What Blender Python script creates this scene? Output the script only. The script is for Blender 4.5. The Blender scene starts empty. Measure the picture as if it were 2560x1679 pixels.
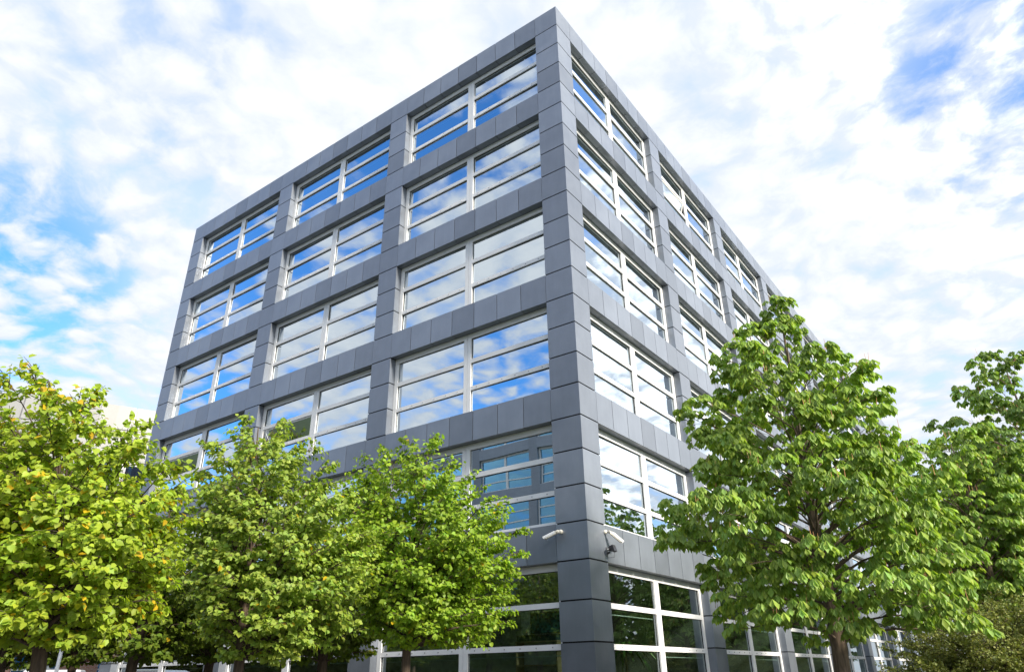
import bpy, bmesh, math, random
import numpy as np
from mathutils import Vector, Matrix, Euler

SC = bpy.context.scene
COL = SC.collection
R = math.radians
U = 0.9                       # one cladding panel, metres
TOP = 25.5 * U                # roof line above the ground

# ------------------------------------------------------------------ camera
cam_d = bpy.data.cameras.new("camera")
cam = bpy.data.objects.new("camera", cam_d)
COL.objects.link(cam)
cam.location = (8.5858, -14.8685, 1.5639)
yaw, pitch, roll = R(35.8208), R(116.0798), R(-0.9620)
cam.rotation_euler = (Matrix.Rotation(yaw, 3, 'Z') @ Matrix.Rotation(pitch, 3, 'X') @ Matrix.Rotation(roll, 3, 'Z')).to_euler()
cam_d.sensor_width = 36.0
cam_d.lens = 24.432
cam_d.clip_start = 0.05
cam_d.clip_end = 3000
SC.camera = cam

# ------------------------------------------------------------------ exposure
SC.view_settings.view_transform = 'Standard'
SC.view_settings.look = 'None'
SC.view_settings.exposure = 0.72
SC.view_settings.gamma = 1.0

# ------------------------------------------------------------------ sky and sun
SUN_AZ, SUN_EL = R(-8), R(28)        # azimuth measured from +x towards +y
SUN_DIR = Vector((math.cos(SUN_AZ) * math.cos(SUN_EL), math.sin(SUN_AZ) * math.cos(SUN_EL), math.sin(SUN_EL)))


class NT:
    """small helper for building node trees"""
    def __init__(s, tree):
        s.t = tree
        s.t.nodes.clear()

    def n(s, kind, _in=None, **props):
        nd = s.t.nodes.new(kind)
        for k, v in props.items():
            setattr(nd, k, v)
        for k, v in (_in or {}).items():
            sock = nd.inputs[k]
            if isinstance(v, bpy.types.NodeSocket):
                s.t.links.new(v, sock)
            else:
                sock.default_value = v
        return nd

    def math(s, op, a, b=None, c=None, clamp=False):
        d = {0: a}
        if b is not None:
            d[1] = b
        if c is not None:
            d[2] = c
        nd = s.n('ShaderNodeMath', d, operation=op, use_clamp=clamp)
        return nd.outputs[0]

    def mix(s, f, a, b, blend='MIX'):
        nd = s.n('ShaderNodeMix', None, data_type='RGBA', blend_type=blend)
        for i, v in ((0, f), (6, a), (7, b)):
            if isinstance(v, bpy.types.NodeSocket):
                s.t.links.new(v, nd.inputs[i])
            else:
                nd.inputs[i].default_value = v
        return nd.outputs[2]

    def smooth(s, x, lo, hi, a=0.0, b=1.0):
        nd = s.n('ShaderNodeMapRange', {0: x, 1: lo, 2: hi, 3: a, 4: b}, interpolation_type='SMOOTHSTEP')
        return nd.outputs[0]


world = bpy.data.worlds.new("World")
SC.world = world
world.use_nodes = True
w = NT(world.node_tree)
tc = w.n('ShaderNodeTexCoord')
dirv = tc.outputs['Generated']
sky = w.n('ShaderNodeTexSky', sky_type='NISHITA', sun_disc=False, sun_elevation=SUN_EL,
          sun_rotation=math.atan2(SUN_DIR.x, SUN_DIR.y), air_density=1.0, dust_density=0.6, ozone_density=2.5)
sep = w.n('ShaderNodeSeparateXYZ', {0: dirv})
zc = w.math('ADD', w.math('MAXIMUM', sep.outputs[2], 0.0), 0.16)
px = w.math('DIVIDE', sep.outputs[0], zc)
py = w.math('DIVIDE', sep.outputs[1], zc)
pl = w.n('ShaderNodeCombineXYZ', {0: px, 1: py, 2: 0.0}).outputs[0]
warp = w.n('ShaderNodeTexNoise', {'Vector': pl, 'Scale': 1.3, 'Detail': 3.0, 'Roughness': 0.5})
wv = w.n('ShaderNodeVectorMath', {0: warp.outputs['Color'], 1: (0.5, 0.5, 0.5)}, operation='SUBTRACT').outputs[0]
wv = w.n('ShaderNodeVectorMath', {0: wv, 'Scale': 0.20}, operation='SCALE').outputs[0]
pw = w.n('ShaderNodeVectorMath', {0: pl, 1: wv}, operation='ADD').outputs[0]
big = w.n('ShaderNodeTexNoise', {'Vector': pw, 'Scale': 1.1, 'Detail': 3.0, 'Roughness': 0.5}).outputs[0]
def deck(vec):
    """height of the broken cloud deck: heaps, puffs and fine wisps"""
    med = w.n('ShaderNodeTexNoise', {'Vector': vec, 'Scale': 5.4, 'Detail': 5.0, 'Roughness': 0.56}).outputs[0]
    st = w.n('ShaderNodeMapping', {'Vector': vec, 'Rotation': (0, 0, R(25)), 'Scale': (1.0, 1.15, 1.0)}).outputs[0]
    vor = w.n('ShaderNodeTexVoronoi', {'Vector': st, 'Scale': 13.0, 'Smoothness': 0.6}, feature='SMOOTH_F1').outputs['Distance']
    puff = w.math('MULTIPLY_ADD', vor, -1.0, 0.95)
    fine = w.n('ShaderNodeTexNoise', {'Vector': vec, 'Scale': 26.0, 'Detail': 6.0, 'Roughness': 0.62}).outputs[0]
    return w.math('MULTIPLY_ADD', med, 0.55, w.math('MULTIPLY_ADD', puff, 0.34, w.math('MULTIPLY', fine, 0.26)))


wob = w.n('ShaderNodeTexNoise', {'Vector': pw, 'Scale': 9.0, 'Detail': 2.0}).outputs['Color']
wob = w.n('ShaderNodeVectorMath', {0: wob, 1: (0.5, 0.5, 0.5)}, operation='SUBTRACT').outputs[0]
wob = w.n('ShaderNodeVectorMath', {0: wob, 'Scale': 0.06}, operation='SCALE').outputs[0]
pq = w.n('ShaderNodeVectorMath', {0: pw, 1: wob}, operation='ADD').outputs[0]
tex = deck(pq)
toward = w.n('ShaderNodeVectorMath', {0: pq, 1: (0.022, -0.004, 0.0)}, operation='ADD').outputs[0]
relief = w.math('SUBTRACT', tex, deck(toward))   # sides of the puffs turned to or from the sun
cov = w.math('MULTIPLY_ADD', big, 0.42, tex)


def blob(vec, width, amount):
    """a wider or narrower patch of the cloud deck in one part of the sky"""
    v = Vector(vec).normalized()
    d = w.n('ShaderNodeVectorMath', {0: dirv, 1: tuple(v)}, operation='DOT_PRODUCT').outputs['Value']
    return w.smooth(d, math.cos(width), 1.0, 0.0, amount)


HOLES = [                                     # gaps where clear blue shows through
    ((-0.885, 0.205, 0.420), R(11), 0.90),
    ((-0.680, 0.260, 0.690), R(11), 0.22),
    ((0.130, 0.805, 0.580), R(11), 0.80),
    ((0.330, 0.670, 0.660), R(12), 0.75),
    ((-0.742, -0.416, 0.525), R(16), 0.80),
    ((-0.410, -0.568, 0.714), R(17), 0.80),
    ((-0.511, -0.770, 0.383), R(11), 0.70),
    ((-0.822, -0.486, 0.297), R(9), 0.80),
    ((0.410, 0.880, 0.210), R(8), 0.35),
    ((-0.300, -0.850, 0.430), R(50), 0.40),
]
FULL = [                                      # thicker parts of the deck
    ((-0.420, 0.560, 0.710), R(20), 0.09),
    ((-0.200, 0.800, 0.560), R(22), 0.08),
    ((0.400, 0.840, 0.350), R(12), 0.14),
    ((-0.495, -0.679, 0.542), R(8), 0.16),
    ((-0.714, -0.550, 0.434), R(9), 0.12),
]
hole = None
for b in HOLES:
    v = blob(*b)
    hole = v if hole is None else w.math('ADD', hole, v)
hole = w.math('MINIMUM', hole, 1.0)
for b in FULL:
    cov = w.math('ADD', cov, blob(*b))
cov = w.math('MULTIPLY_ADD', hole, -0.12, w.math('ADD', cov, 0.0))
mask = w.smooth(cov, 0.585, 0.80)
thick = w.math('ADD', w.smooth(cov, 0.70, 0.98), w.math('MULTIPLY', relief, 2.4), clamp=True)
blue = w.mix(1.0, sky.outputs[0], (0.85, 1.85, 2.75, 1), 'MULTIPLY')
veil = w.math('MULTIPLY_ADD', hole, -0.74, 0.74)  # thin high cloud over everything but the gaps
gap = w.mix(veil, blue, (6.3, 7.3, 8.6, 1))
sund = w.n('ShaderNodeVectorMath', {0: dirv, 1: tuple(SUN_DIR)}, operation='DOT_PRODUCT').outputs['Value']
lit = w.smooth(sund, 0.0, 0.70, 1.0, 2.5)     # clouds on the sun's side of the sky are brighter
bright = w.mix(1.0, (7.5, 7.75, 8.1, 1), w.n('ShaderNodeCombineXYZ', {0: lit, 1: lit, 2: lit}).outputs[0], 'MULTIPLY')
cloud = w.mix(thick, (6.2, 6.7, 7.5, 1), bright)
skyc = w.mix(mask, gap, cloud)
haze_f = w.smooth(sep.outputs[2], 0.0, 0.16, 0.7, 0.0)
skyc = w.mix(haze_f, skyc, (6.9, 7.1, 7.4, 1))
bg = w.n('ShaderNodeBackground', {'Color': skyc, 'Strength': 0.083})
w.t.links.new(bg.outputs[0], w.n('ShaderNodeOutputWorld').inputs[0])

sun_d = bpy.data.lights.new("sun", 'SUN')
sun = bpy.data.objects.new("sun", sun_d)
COL.objects.link(sun)
sun_d.energy = 5.0
sun_d.angle = R(8.0)          # thin cloud in front of the sun softens the shadow edges
sun_d.color = (1.0, 0.91, 0.78)
sun.rotation_euler = SUN_DIR.to_track_quat('Z', 'Y').to_euler()
sun.location = SUN_DIR * 100


SC.cycles.diffuse_bounces = 6
SC.cycles.max_bounces = 14


# ------------------------------------------------------------------ materials
def material(name):
    m = bpy.data.materials.new(name)
    m.use_nodes = True
    return m, NT(m.node_tree)


def finish(t, shader):
    t.t.links.new(shader, t.n('ShaderNodeOutputMaterial').inputs[0])


def plain(name, color, rough=0.6, metal=0.0, spec=0.5, noise=0.12, scale=4.0, bump=0.0, island=0.0):
    m, t = material(name)
    co = t.n('ShaderNodeTexCoord').outputs['Object']
    nz = t.n('ShaderNodeTexNoise', {'Vector': co, 'Scale': scale, 'Detail': 6.0, 'Roughness': 0.6})
    f = t.smooth(nz.outputs[0], 0.3, 0.7, 1 - noise, 1 + noise)
    if island:
        g = t.n('ShaderNodeNewGeometry').outputs['Random Per Island']
        f = t.math('MULTIPLY', f, t.smooth(g, 0, 1, 1 - island, 1 + island))
    c = t.mix(1.0, (*color, 1), t.n('ShaderNodeCombineXYZ', {0: f, 1: f, 2: f}).outputs[0], 'MULTIPLY')
    p = t.n('ShaderNodeBsdfPrincipled', {'Base Color': c, 'Roughness': rough, 'Metallic': metal, 'Specular IOR Level': spec})
    if bump:
        b = t.n('ShaderNodeBump', {'Height': nz.outputs[0], 'Strength': bump, 'Distance': 0.02})
        t.t.links.new(b.outputs[0], p.inputs['Normal'])
    finish(t, p.outputs[0])
    return m


def mat_panel():
    m, t = material("grey_cladding")
    tcn = t.n('ShaderNodeTexCoord')
    co = tcn.outputs['Object']
    isl = t.n('ShaderNodeNewGeometry').outputs['Random Per Island']
    soft = t.n('ShaderNodeTexNoise', {'Vector': co, 'Scale': 1.1, 'Detail': 5.0, 'Roughness': 0.6}).outputs[0]
    st_co = t.n('ShaderNodeMapping', {'Vector': co, 'Scale': (5.0, 5.0, 0.7)}).outputs[0]
    streak = t.n('ShaderNodeTexNoise', {'Vector': st_co, 'Scale': 1.0, 'Detail': 5.0, 'Roughness': 0.65}).outputs[0]
    fine = t.n('ShaderNodeTexNoise', {'Vector': co, 'Scale': 60.0, 'Detail': 2.0}).outputs[0]
    f = t.smooth(soft, 0.3, 0.7, 0.93, 1.07)
    f = t.math('MULTIPLY', f, t.smooth(streak, 0.3, 0.75, 0.96, 1.03))
    f = t.math('MULTIPLY', f, t.smooth(isl, 0, 1, 0.87, 1.13))
    dr_co = t.n('ShaderNodeMapping', {'Vector': co, 'Scale': (26.0, 26.0, 3.2)}).outputs[0]
    drip = t.n('ShaderNodeTexNoise', {'Vector': dr_co, 'Scale': 1.0, 'Detail': 1.0}).outputs[0]
    drip = t.smooth(drip, 0.80, 0.86, 0.0, 0.35)
    c = t.mix(1.0, (0.203, 0.226, 0.264, 1), t.n('ShaderNodeCombineXYZ', {0: f, 1: f, 2: f}).outputs[0], 'MULTIPLY')
    c = t.mix(drip, c, (0.5, 0.5, 0.5, 1))
    rg = t.smooth(soft, 0.3, 0.7, 0.30, 0.38)
    b = t.n('ShaderNodeBump', {'Height': t.math('ADD', soft, t.math('MULTIPLY', fine, 0.02)), 'Strength': 0.12, 'Distance': 0.05})
    p = t.n('ShaderNodeBsdfPrincipled', {'Base Color': c, 'Roughness': rg, 'Metallic': 0.4, 'Specular IOR Level': 0.6,
                                         'Normal': b.outputs[0]})
    finish(t, p.outputs[0])
    return m


def mat_glass(name, tint, base_refl, wave=0.012, coat=(0.87, 0.95, 1.0)):
    """coated office glazing: a mirror-like coat over tinted clear glass"""
    m, t = material(name)
    geo = t.n('ShaderNodeNewGeometry')
    nz = t.n('ShaderNodeTexNoise', {'Vector': geo.outputs['Position'], 'Scale': 0.55, 'Detail': 1.0}).outputs[0]
    b = t.n('ShaderNodeBump', {'Height': nz, 'Strength': wave * 10, 'Distance': 0.02})
    lw = t.n('ShaderNodeFresnel', {'IOR': 1.5}).outputs[0]
    f = t.math('MULTIPLY_ADD', lw, 0.9, base_refl, clamp=True)
    tr = t.n('ShaderNodeBsdfTransparent', {'Color': (*tint, 1)})
    gl = t.n('ShaderNodeBsdfGlossy', {'Color': (*coat, 1), 'Roughness': 0.0, 'Normal': b.outputs[0]})
    mx = t.n('ShaderNodeMixShader', {0: f, 1: tr.outputs[0], 2: gl.outputs[0]})
    finish(t, mx.outputs[0])
    return m


def mat_leaf(name, translucency=0.38, rough=0.5):
    m, t = material(name)
    a = t.n('ShaderNodeAttribute', attribute_name='leaf_tone')
    col = a.outputs['Color']
    p = t.n('ShaderNodeBsdfPrincipled', {'Base Color': col, 'Roughness': rough, 'Specular IOR Level': 0.35})
    tcol = t.mix(1.0, col, (1.10, 1.20, 0.45, 1), 'MULTIPLY')
    tl = t.n('ShaderNodeBsdfTranslucent', {'Color': tcol})
    mx = t.n('ShaderNodeMixShader', {0: translucency, 1: p.outputs[0], 2: tl.outputs[0]})
    finish(t, mx.outputs[0])
    return m


def mat_bark(name, color):
    m, t = material(name)
    co = t.n('ShaderNodeTexCoord').outputs['Object']
    mp = t.n('ShaderNodeMapping', {'Vector': co, 'Scale': (22.0, 22.0, 3.0)}).outputs[0]
    nz = t.n('ShaderNodeTexNoise', {'Vector': mp, 'Scale': 1.0, 'Detail': 6.0, 'Roughness': 0.65}).outputs[0]
    f = t.smooth(nz, 0.3, 0.7, 0.55, 1.4)
    c = t.mix(1.0, (*color, 1), t.n('ShaderNodeCombineXYZ', {0: f, 1: f, 2: f}).outputs[0], 'MULTIPLY')
    b = t.n('ShaderNodeBump', {'Height': nz, 'Strength': 0.7, 'Distance': 0.02})
    p = t.n('ShaderNodeBsdfPrincipled', {'Base Color': c, 'Roughness': 0.9, 'Normal': b.outputs[0]})
    finish(t, p.outputs[0])
    return m


def mat_brick():
    m, t = material("red_brick")
    tcn = t.n('ShaderNodeTexCoord')
    uvm = t.n('ShaderNodeMapping', {'Vector': tcn.outputs['UV'], 'Scale': (1, 1, 1)}).outputs[0]
    br = t.n('ShaderNodeTexBrick', {'Vector': uvm, 'Color1': (0.30, 0.11, 0.07, 1), 'Color2': (0.40, 0.17, 0.10, 1),
                                    'Mortar': (0.38, 0.35, 0.31, 1), 'Scale': 1.0, 'Mortar Size': 0.012,
                                    'Brick Width': 0.24, 'Row Height': 0.08})
    p = t.n('ShaderNodeBsdfPrincipled', {'Base Color': br.outputs[0], 'Roughness': 0.85})
    finish(t, p.outputs[0])
    return m


M_PANEL = mat_panel()
M_CORE = plain("joint_backing", (0.006, 0.006, 0.007), 0.8)
M_FRAME = plain("pale_window_metal", (0.74, 0.74, 0.735), 0.42, 0.0, 0.5, 0.03, 1.5)
M_GASKET = plain("black_gasket", (0.02, 0.02, 0.022), 0.6)
M_BOLT = plain("steel_bolt", (0.32, 0.32, 0.33), 0.35, 0.9)
M_GLASS = mat_glass("coated_glass", (0.34, 0.48, 0.52), 0.62)
M_GLASS_LOW = mat_glass("shopfront_glass", (0.58, 0.72, 0.64), 0.28)
M_INT = plain("office_plaster", (0.62, 0.62, 0.60), 0.8)
M_CEIL = plain("office_ceiling", (0.55, 0.55, 0.53), 0.8)
M_DARK = plain("dark_office", (0.06, 0.06, 0.06), 0.8)
M_STRIP = plain("pale_reflection_strip", (0.70, 0.74, 0.76), 0.4)
M_ROOF = plain("roof_felt", (0.10, 0.10, 0.10), 0.9)
M_WHITE = plain("white_paint", (0.78, 0.78, 0.77), 0.4, 0, 0.5, 0.04)
M_CREAM = plain("cream_plastic", (0.74, 0.70, 0.60), 0.4, 0, 0.5, 0.05)
M_BLACK = plain("black_plastic", (0.03, 0.03, 0.033), 0.4)
M_GREYM = plain("grey_bracket", (0.22, 0.22, 0.23), 0.4, 0.6)
M_LENS = plain("lens_glass", (0.02, 0.02, 0.03), 0.05, 0, 0.8)
M_BARK = mat_bark("brown_bark", (0.085, 0.060, 0.040))
M_BARK2 = mat_bark("chestnut_bark", (0.13, 0.095, 0.065))
M_LEAF = mat_leaf("linden_leaf", 0.45)
M_LEAF2 = mat_leaf("chestnut_leaf", 0.40, 0.40)
M_LEAF3 = mat_leaf("shrub_leaf", 0.25, 0.55)
M_STALK = plain("fruit_stalk", (0.36, 0.17, 0.07), 0.7)
M_BRICK = mat_brick()


# ------------------------------------------------------------------ mesh helpers
class MB:
    """collects vertices and faces of one mesh"""
    def __init__(s):
        s.v, s.f, s.mi, s.mats = [], [], [], []

    def mat(s, m):
        if m not in s.mats:
            s.mats.append(m)
        return s.mats.index(m)

    def box(s, x0, x1, y0, y1, z0, z1, m):
        i = len(s.v)
        k = s.mat(m)
        s.v += [(x0, y0, z0), (x1, y0, z0), (x1, y1, z0), (x0, y1, z0), (x0, y0, z1), (x1, y0, z1), (x1, y1, z1), (x0, y1, z1)]
        for q in ((0, 3, 2, 1), (4, 5, 6, 7), (0, 1, 5, 4), (1, 2, 6, 5), (2, 3, 7, 6), (3, 0, 4, 7)):
            s.f.append(tuple(i + a for a in q))
            s.mi.append(k)

    def poly(s, pts, m):
        i = len(s.v)
        s.v += [tuple(p) for p in pts]
        s.f.append(tuple(range(i, i + len(pts))))
        s.mi.append(s.mat(m))

    def prism(s, pts, axis, m):
        """closed outline swept along a vector"""
        i = len(s.v)
        k = s.mat(m)
        a = Vector(axis)
        n = len(pts)
        s.v += [tuple(p) for p in pts] + [tuple(Vector(p) + a) for p in pts]
        s.f.append(tuple(i + j for j in reversed(range(n))))
        s.f.append(tuple(i + n + j for j in range(n)))
        s.mi += [k, k]
        for j in range(n):
            j2 = (j + 1) % n
            s.f.append((i + j, i + j2, i + n + j2, i + n + j))
            s.mi.append(k)

    def tube(s, pts, radii, sides, m, cap=True):
        k = s.mat(m)
        i = len(s.v)
        n = len(pts)
        pts = [Vector(p) for p in pts]
        for j, p in enumerate(pts):
            d = (pts[min(j + 1, n - 1)] - pts[max(j - 1, 0)])
            d = d.normalized() if d.length > 1e-9 else Vector((0, 0, 1))
            ref = Vector((1, 0, 0)) if abs(d.x) < 0.8 else Vector((0, 1, 0))
            a = d.cross(ref).normalized()
            b = d.cross(a)
            for q in range(sides):
                t = 2 * math.pi * q / sides
                s.v.append(tuple(p + (a * math.cos(t) + b * math.sin(t)) * radii[j]))
        for j in range(n - 1):
            for q in range(sides):
                q2 = (q + 1) % sides
                s.f.append((i + j * sides + q, i + j * sides + q2, i + (j + 1) * sides + q2, i + (j + 1) * sides + q))
                s.mi.append(k)
        if cap:
            s.f.append(tuple(i + q for q in reversed(range(sides))))
            s.f.append(tuple(i + (n - 1) * sides + q for q in range(sides)))
            s.mi += [k, k]

    def mesh(s, name, smooth=False, recalc=True):
        me = bpy.data.meshes.new(name)
        me.from_pydata(s.v, [], s.f)
        for m in s.mats:
            me.materials.append(m)
        me.polygons.foreach_set('material_index', s.mi)
        if smooth:
            me.polygons.foreach_set('use_smooth', [True] * len(s.f))
        if recalc:
            bm = bmesh.new()
            bm.from_mesh(me)
            bmesh.ops.recalc_face_normals(bm, faces=bm.faces)
            bm.to_mesh(me)
            bm.free()
        me.update()
        return me

    def build(s, name, parent=None, loc=(0, 0, 0), rotz=0.0, smooth=False):
        o = bpy.data.objects.new(name, s.mesh(name, smooth))
        return put(o, parent, loc, rotz)


def put(o, parent=None, loc=(0, 0, 0), rotz=0.0):
    COL.objects.link(o)
    o.location = loc
    o.rotation_euler = (0, 0, rotz)
    if parent is not None:
        o.parent = parent
    return o


def linked(name, me, parent=None, loc=(0, 0, 0), rotz=0.0):
    return put(bpy.data.objects.new(name, me), parent, loc, rotz)


def thing(name, label, cat, loc=(0, 0, 0), rotz=0.0, group=None):
    o = put(bpy.data.objects.new(name, None), None, loc, rotz)
    return tag(o, label, cat, group)


def tag(o, label, cat, group=None):
    o['label'] = label
    o['category'] = cat
    if group:
        o['group'] = group
    return o


# ------------------------------------------------------------------ the ground
def sheet(name, x0, x1, y0, y1, z, m):
    b = MB()
    b.poly([(x0, y0, z), (x1, y0, z), (x1, y1, z), (x0, y1, z)], m)
    o = b.build(name)
    o['kind'] = 'structure'
    return o


M_GROUND = plain("trodden_grass", (0.035, 0.05, 0.018), 0.9, 0, 0.2, 0.35, 3.0, 0.4)
M_PAVE = plain("concrete_paving", (0.09, 0.088, 0.085), 0.85, 0, 0.3, 0.15, 1.5, 0.2)
M_ROAD = plain("asphalt", (0.055, 0.055, 0.057), 0.85, 0, 0.3, 0.2, 6.0, 0.3)
sheet('ground', -1000, 1000, -1000, 1000, 0.0, M_GROUND)
sheet('pavement', -34, 15, -20, -0.004, 0.004, M_PAVE)
sheet('footpath', 0.004, 3.2, 0.0, 70, 0.004, M_ROAD)
sheet('road', -120, 120, -31, -21, 0.004, M_ROAD)

# ------------------------------------------------------------------ the office building
REVEAL = 0.25
GAPH, GAPV = 0.036, 0.020


def column_mesh(name, wx, wy, base=0.0):
    """a clad pillar, panels stacked on a dark core; local x along the wall, local y into the building"""
    b = MB()
    ins = 0.028
    b.box(-wx + ins, -ins, ins, wy - ins, base, TOP - 0.03, M_CORE)
    zs = [TOP - U * i for i in range(26)] + [base]
    for i in range(len(zs) - 1):
        z1, z0 = zs[i], zs[i + 1]
        b.box(-wx, 0, 0, wy, z0 + GAPH / 2, z1 - (GAPH / 2 if i else 0), M_PANEL)
    return b.mesh(name)


def spandrel_mesh(name, n, height, depth):
    b = MB()
    ins = 0.06
    b.box(0.004, n * U - 0.004, ins, depth, ins, height - ins, M_CORE)
    for i in range(n):
        b.box(i * U + GAPV / 2, (i + 1) * U - GAPV / 2, 0, depth - 0.003, 0.0, height, M_PANEL)
    return b.mesh(name)


OW, OH = 7 * U, 3 * U
ST, MU = 0.15, 0.28                     # side stile, middle mullion
ROWS = [(0.19, 0.97), (1.12, 1.98), (2.12, 2.87)]   # glass rows, panel units below the head
ROWS_G = [(0.19, 0.99), (1.13, 2.02), (2.16, 3.05), (3.18, 3.90)]


def window_frame_mesh(name, rows, H):
    b = MB()
    y0, y1 = 0.0, 0.09
    xm = OW / 2
    b.box(0.006, ST, y0, y1, 0.0, H - 0.004, M_FRAME)
    b.box(OW - ST, OW - 0.006, y0, y1, 0.0, H - 0.004, M_FRAME)
    b.box(xm - MU / 2, xm - 0.006, y0, y1, 0.0, H - 0.004, M_FRAME)
    b.box(xm + 0.006, xm + MU / 2, y0, y1, 0.0, H - 0.004, M_FRAME)
    b.box(xm - 0.006, xm + 0.006, y0 + 0.012, y1, 0.0, H - 0.004, M_GREYM)
    edges = [0.0] + [v for r in rows for v in r] + [H / U]
    for h in range(2):
        xa = ST if h == 0 else xm + MU / 2
        xb = xm - MU / 2 if h == 0 else OW - ST
        for i in range(0, len(edges), 2):
            z1, z0 = H - edges[i] * U, H - edges[i + 1] * U
            top = i == 0
            b.box(xa, xb, y0 + 0.003, y1 - 0.002, z0, z1 - (0.004 if top else 0), M_FRAME)
        for r, (a, c) in enumerate(rows):           # dark gaskets round each pane
            z1, z0 = H - a * U, H - c * U
            g = 0.013
            b.box(xa, xb, 0.045, 0.075, z1 - g, z1 - 0.0005, M_GASKET)
            b.box(xa, xb, 0.045, 0.075, z0 + 0.0005, z0 + g * 0.6, M_GASKET)
            b.box(xa + 0.0005, xa + g * 0.6, 0.045, 0.075, z0 + g * 0.6, z1 - g, M_GASKET)
            b.box(xb - g * 0.6, xb - 0.0005, 0.045, 0.075, z0 + g * 0.6, z1 - g, M_GASKET)
        zb = H - (rows[1][1] + rows[2][0]) / 2 * U  # bolts along the lower bar
        for q in range(6):
            xq = xa + (q + 0.5) * (xb - xa) / 6
            b.tube([(xq, y0 + 0.003, zb), (xq, y0 - 0.012, zb)], [0.016, 0.012], 6, M_BOLT)
    return b.mesh(name)


def pane_mesh(name, rows, H, rnd, glass, skip=()):
    b = MB()
    xm = OW / 2
    for h in range(2):
        xa = ST if h == 0 else xm + MU / 2
        xb = xm - MU / 2 if h == 0 else OW - ST
        for r, (a, c) in enumerate(rows):
            if (h, r) in skip:
                continue
            z1, z0 = H - a * U, H - c * U
            tx, tz = rnd.gauss(0, 0.0035), rnd.gauss(0, 0.0045)   # no two panes hang quite parallel
            ym = 0.06
            hx, hz = (xb - xa) / 2, (z1 - z0) / 2
            b.poly([(xa, ym - tx * hx - tz * hz, z0), (xb, ym + tx * hx - tz * hz, z0),
                    (xb, ym + tx * hx + tz * hz, z1), (xa, ym - tx * hx + tz * hz, z1)], glass)
    return b.mesh(name, recalc=False)


def sash_mesh(name, wid, hgt):
    """one opened light, local origin at its top hinge"""
    b = MB()
    f = 0.05
    b.box(0, wid, 0.0, 0.05, -f, 0, M_FRAME)
    b.box(0, wid, 0.0, 0.05, -hgt, -hgt + f, M_FRAME)
    b.box(0, f, 0.001, 0.049, -hgt + f, -f, M_FRAME)
    b.box(wid - f, wid, 0.001, 0.049, -hgt + f, -f, M_FRAME)
    b.poly([(f, 0.02, -hgt + f), (wid - f, 0.02, -hgt + f), (wid - f, 0.02, -f), (f, 0.02, -f)], M_GLASS)
    return b.mesh(name, recalc=False)


rnd = random.Random(11)
office = thing('office_building', 'six storey office block of grey metal panels with wide white framed windows', 'office building')

corner_me = column_mesh('column', U, U)
col_me = column_mesh('column', U, REVEAL + 0.10)
sp_me = spandrel_mesh('spandrel', 7, U - 0.004, REVEAL + 0.10)
frame_me = window_frame_mesh('window', ROWS, OH)
H_G = 4 * U
frame_g_me = window_frame_mesh('window', ROWS_G, H_G)
LEFT_BAYS, RIGHT_BAYS = 3, 9
linked('column', corner_me, office, (0, 0, 0))

FACES = []
for k in range(LEFT_BAYS):
    FACES.append(('L', k, (-(8 * k + 8) * U, 0.0), 0.0))
for k in range(RIGHT_BAYS):
    FACES.append(('R', k, (0.0, (8 * k + 1) * U), math.pi / 2))


def local(org, rot, x, y, z=0.0):
    c, s_ = math.cos(rot), math.sin(rot)
    return (org[0] + c * x - s_ * y, org[1] + s_ * x + c * y, z)


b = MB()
b.box(0, OW / 2 - ST - MU / 2 - 0.04, 0, 0.02, 0, 0.022, M_STRIP)
strip_me = b.mesh('reflection_strip')
OPEN = {('L', 1, 3): (0, 1), ('L', 2, 3): (0, 1), ('R', 1, 0): (0, 1)}
for side, k, org, rot in FACES:
    # the pillar at the far end of the bay
    if side == 'L':
        linked('column', col_me, office, local(org, rot, 0, 0), rot)
    else:
        linked('column', col_me, office, local(org, rot, OW + U, 0), rot)
    linked('parapet', sp_me, office, local(org, rot, 0, 0.0, TOP - U + 0.004), rot)
    for fl in range(6):
        ztop = TOP - (1 + 4 * fl) * U
        H = H_G if fl == 5 else OH
        zbot = ztop - H
        win = linked('window', frame_g_me if fl == 5 else frame_me, office, local(org, rot, 0, REVEAL, zbot), rot)
        rows = ROWS_G if fl == 5 else ROWS
        op = OPEN.get((side, k, fl))
        pm = pane_mesh('pane', rows, H, rnd, M_GLASS_LOW if fl == 5 else M_GLASS, (op,) if op else ())
        linked('pane', pm, win)
        # pale strips imitating the bars' reflection in the inner glass, behind some panes
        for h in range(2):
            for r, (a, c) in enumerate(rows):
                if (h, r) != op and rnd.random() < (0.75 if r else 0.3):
                    linked('reflection_strip', strip_me, win, (ST + 0.02 if h == 0 else OW / 2 + MU / 2 + 0.02, 0.13, H - a * U - 0.12 - rnd.random() * 0.03))
        if op:
            h, r = op
            a, c = rows[r]
            hg = (c - a) * U - 0.02
            wid = OW / 2 - ST - MU / 2 - 0.02
            so = linked('sash', sash_mesh('sash', wid, hg), win, (ST + 0.01, 0.03, H - a * U - 0.01))
            so.rotation_euler = (R(17), 0, 0)
        if fl < 5:
            linked('spandrel', sp_me, office, local(org, rot, 0, 0, zbot - U + 0.002), rot)
        else:
            linked('plinth', spandrel_mesh('plinth', 7, 0.5 * U - 0.004, REVEAL + 0.1), office, local(org, rot, 0, 0, 0.002), rot)

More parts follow.
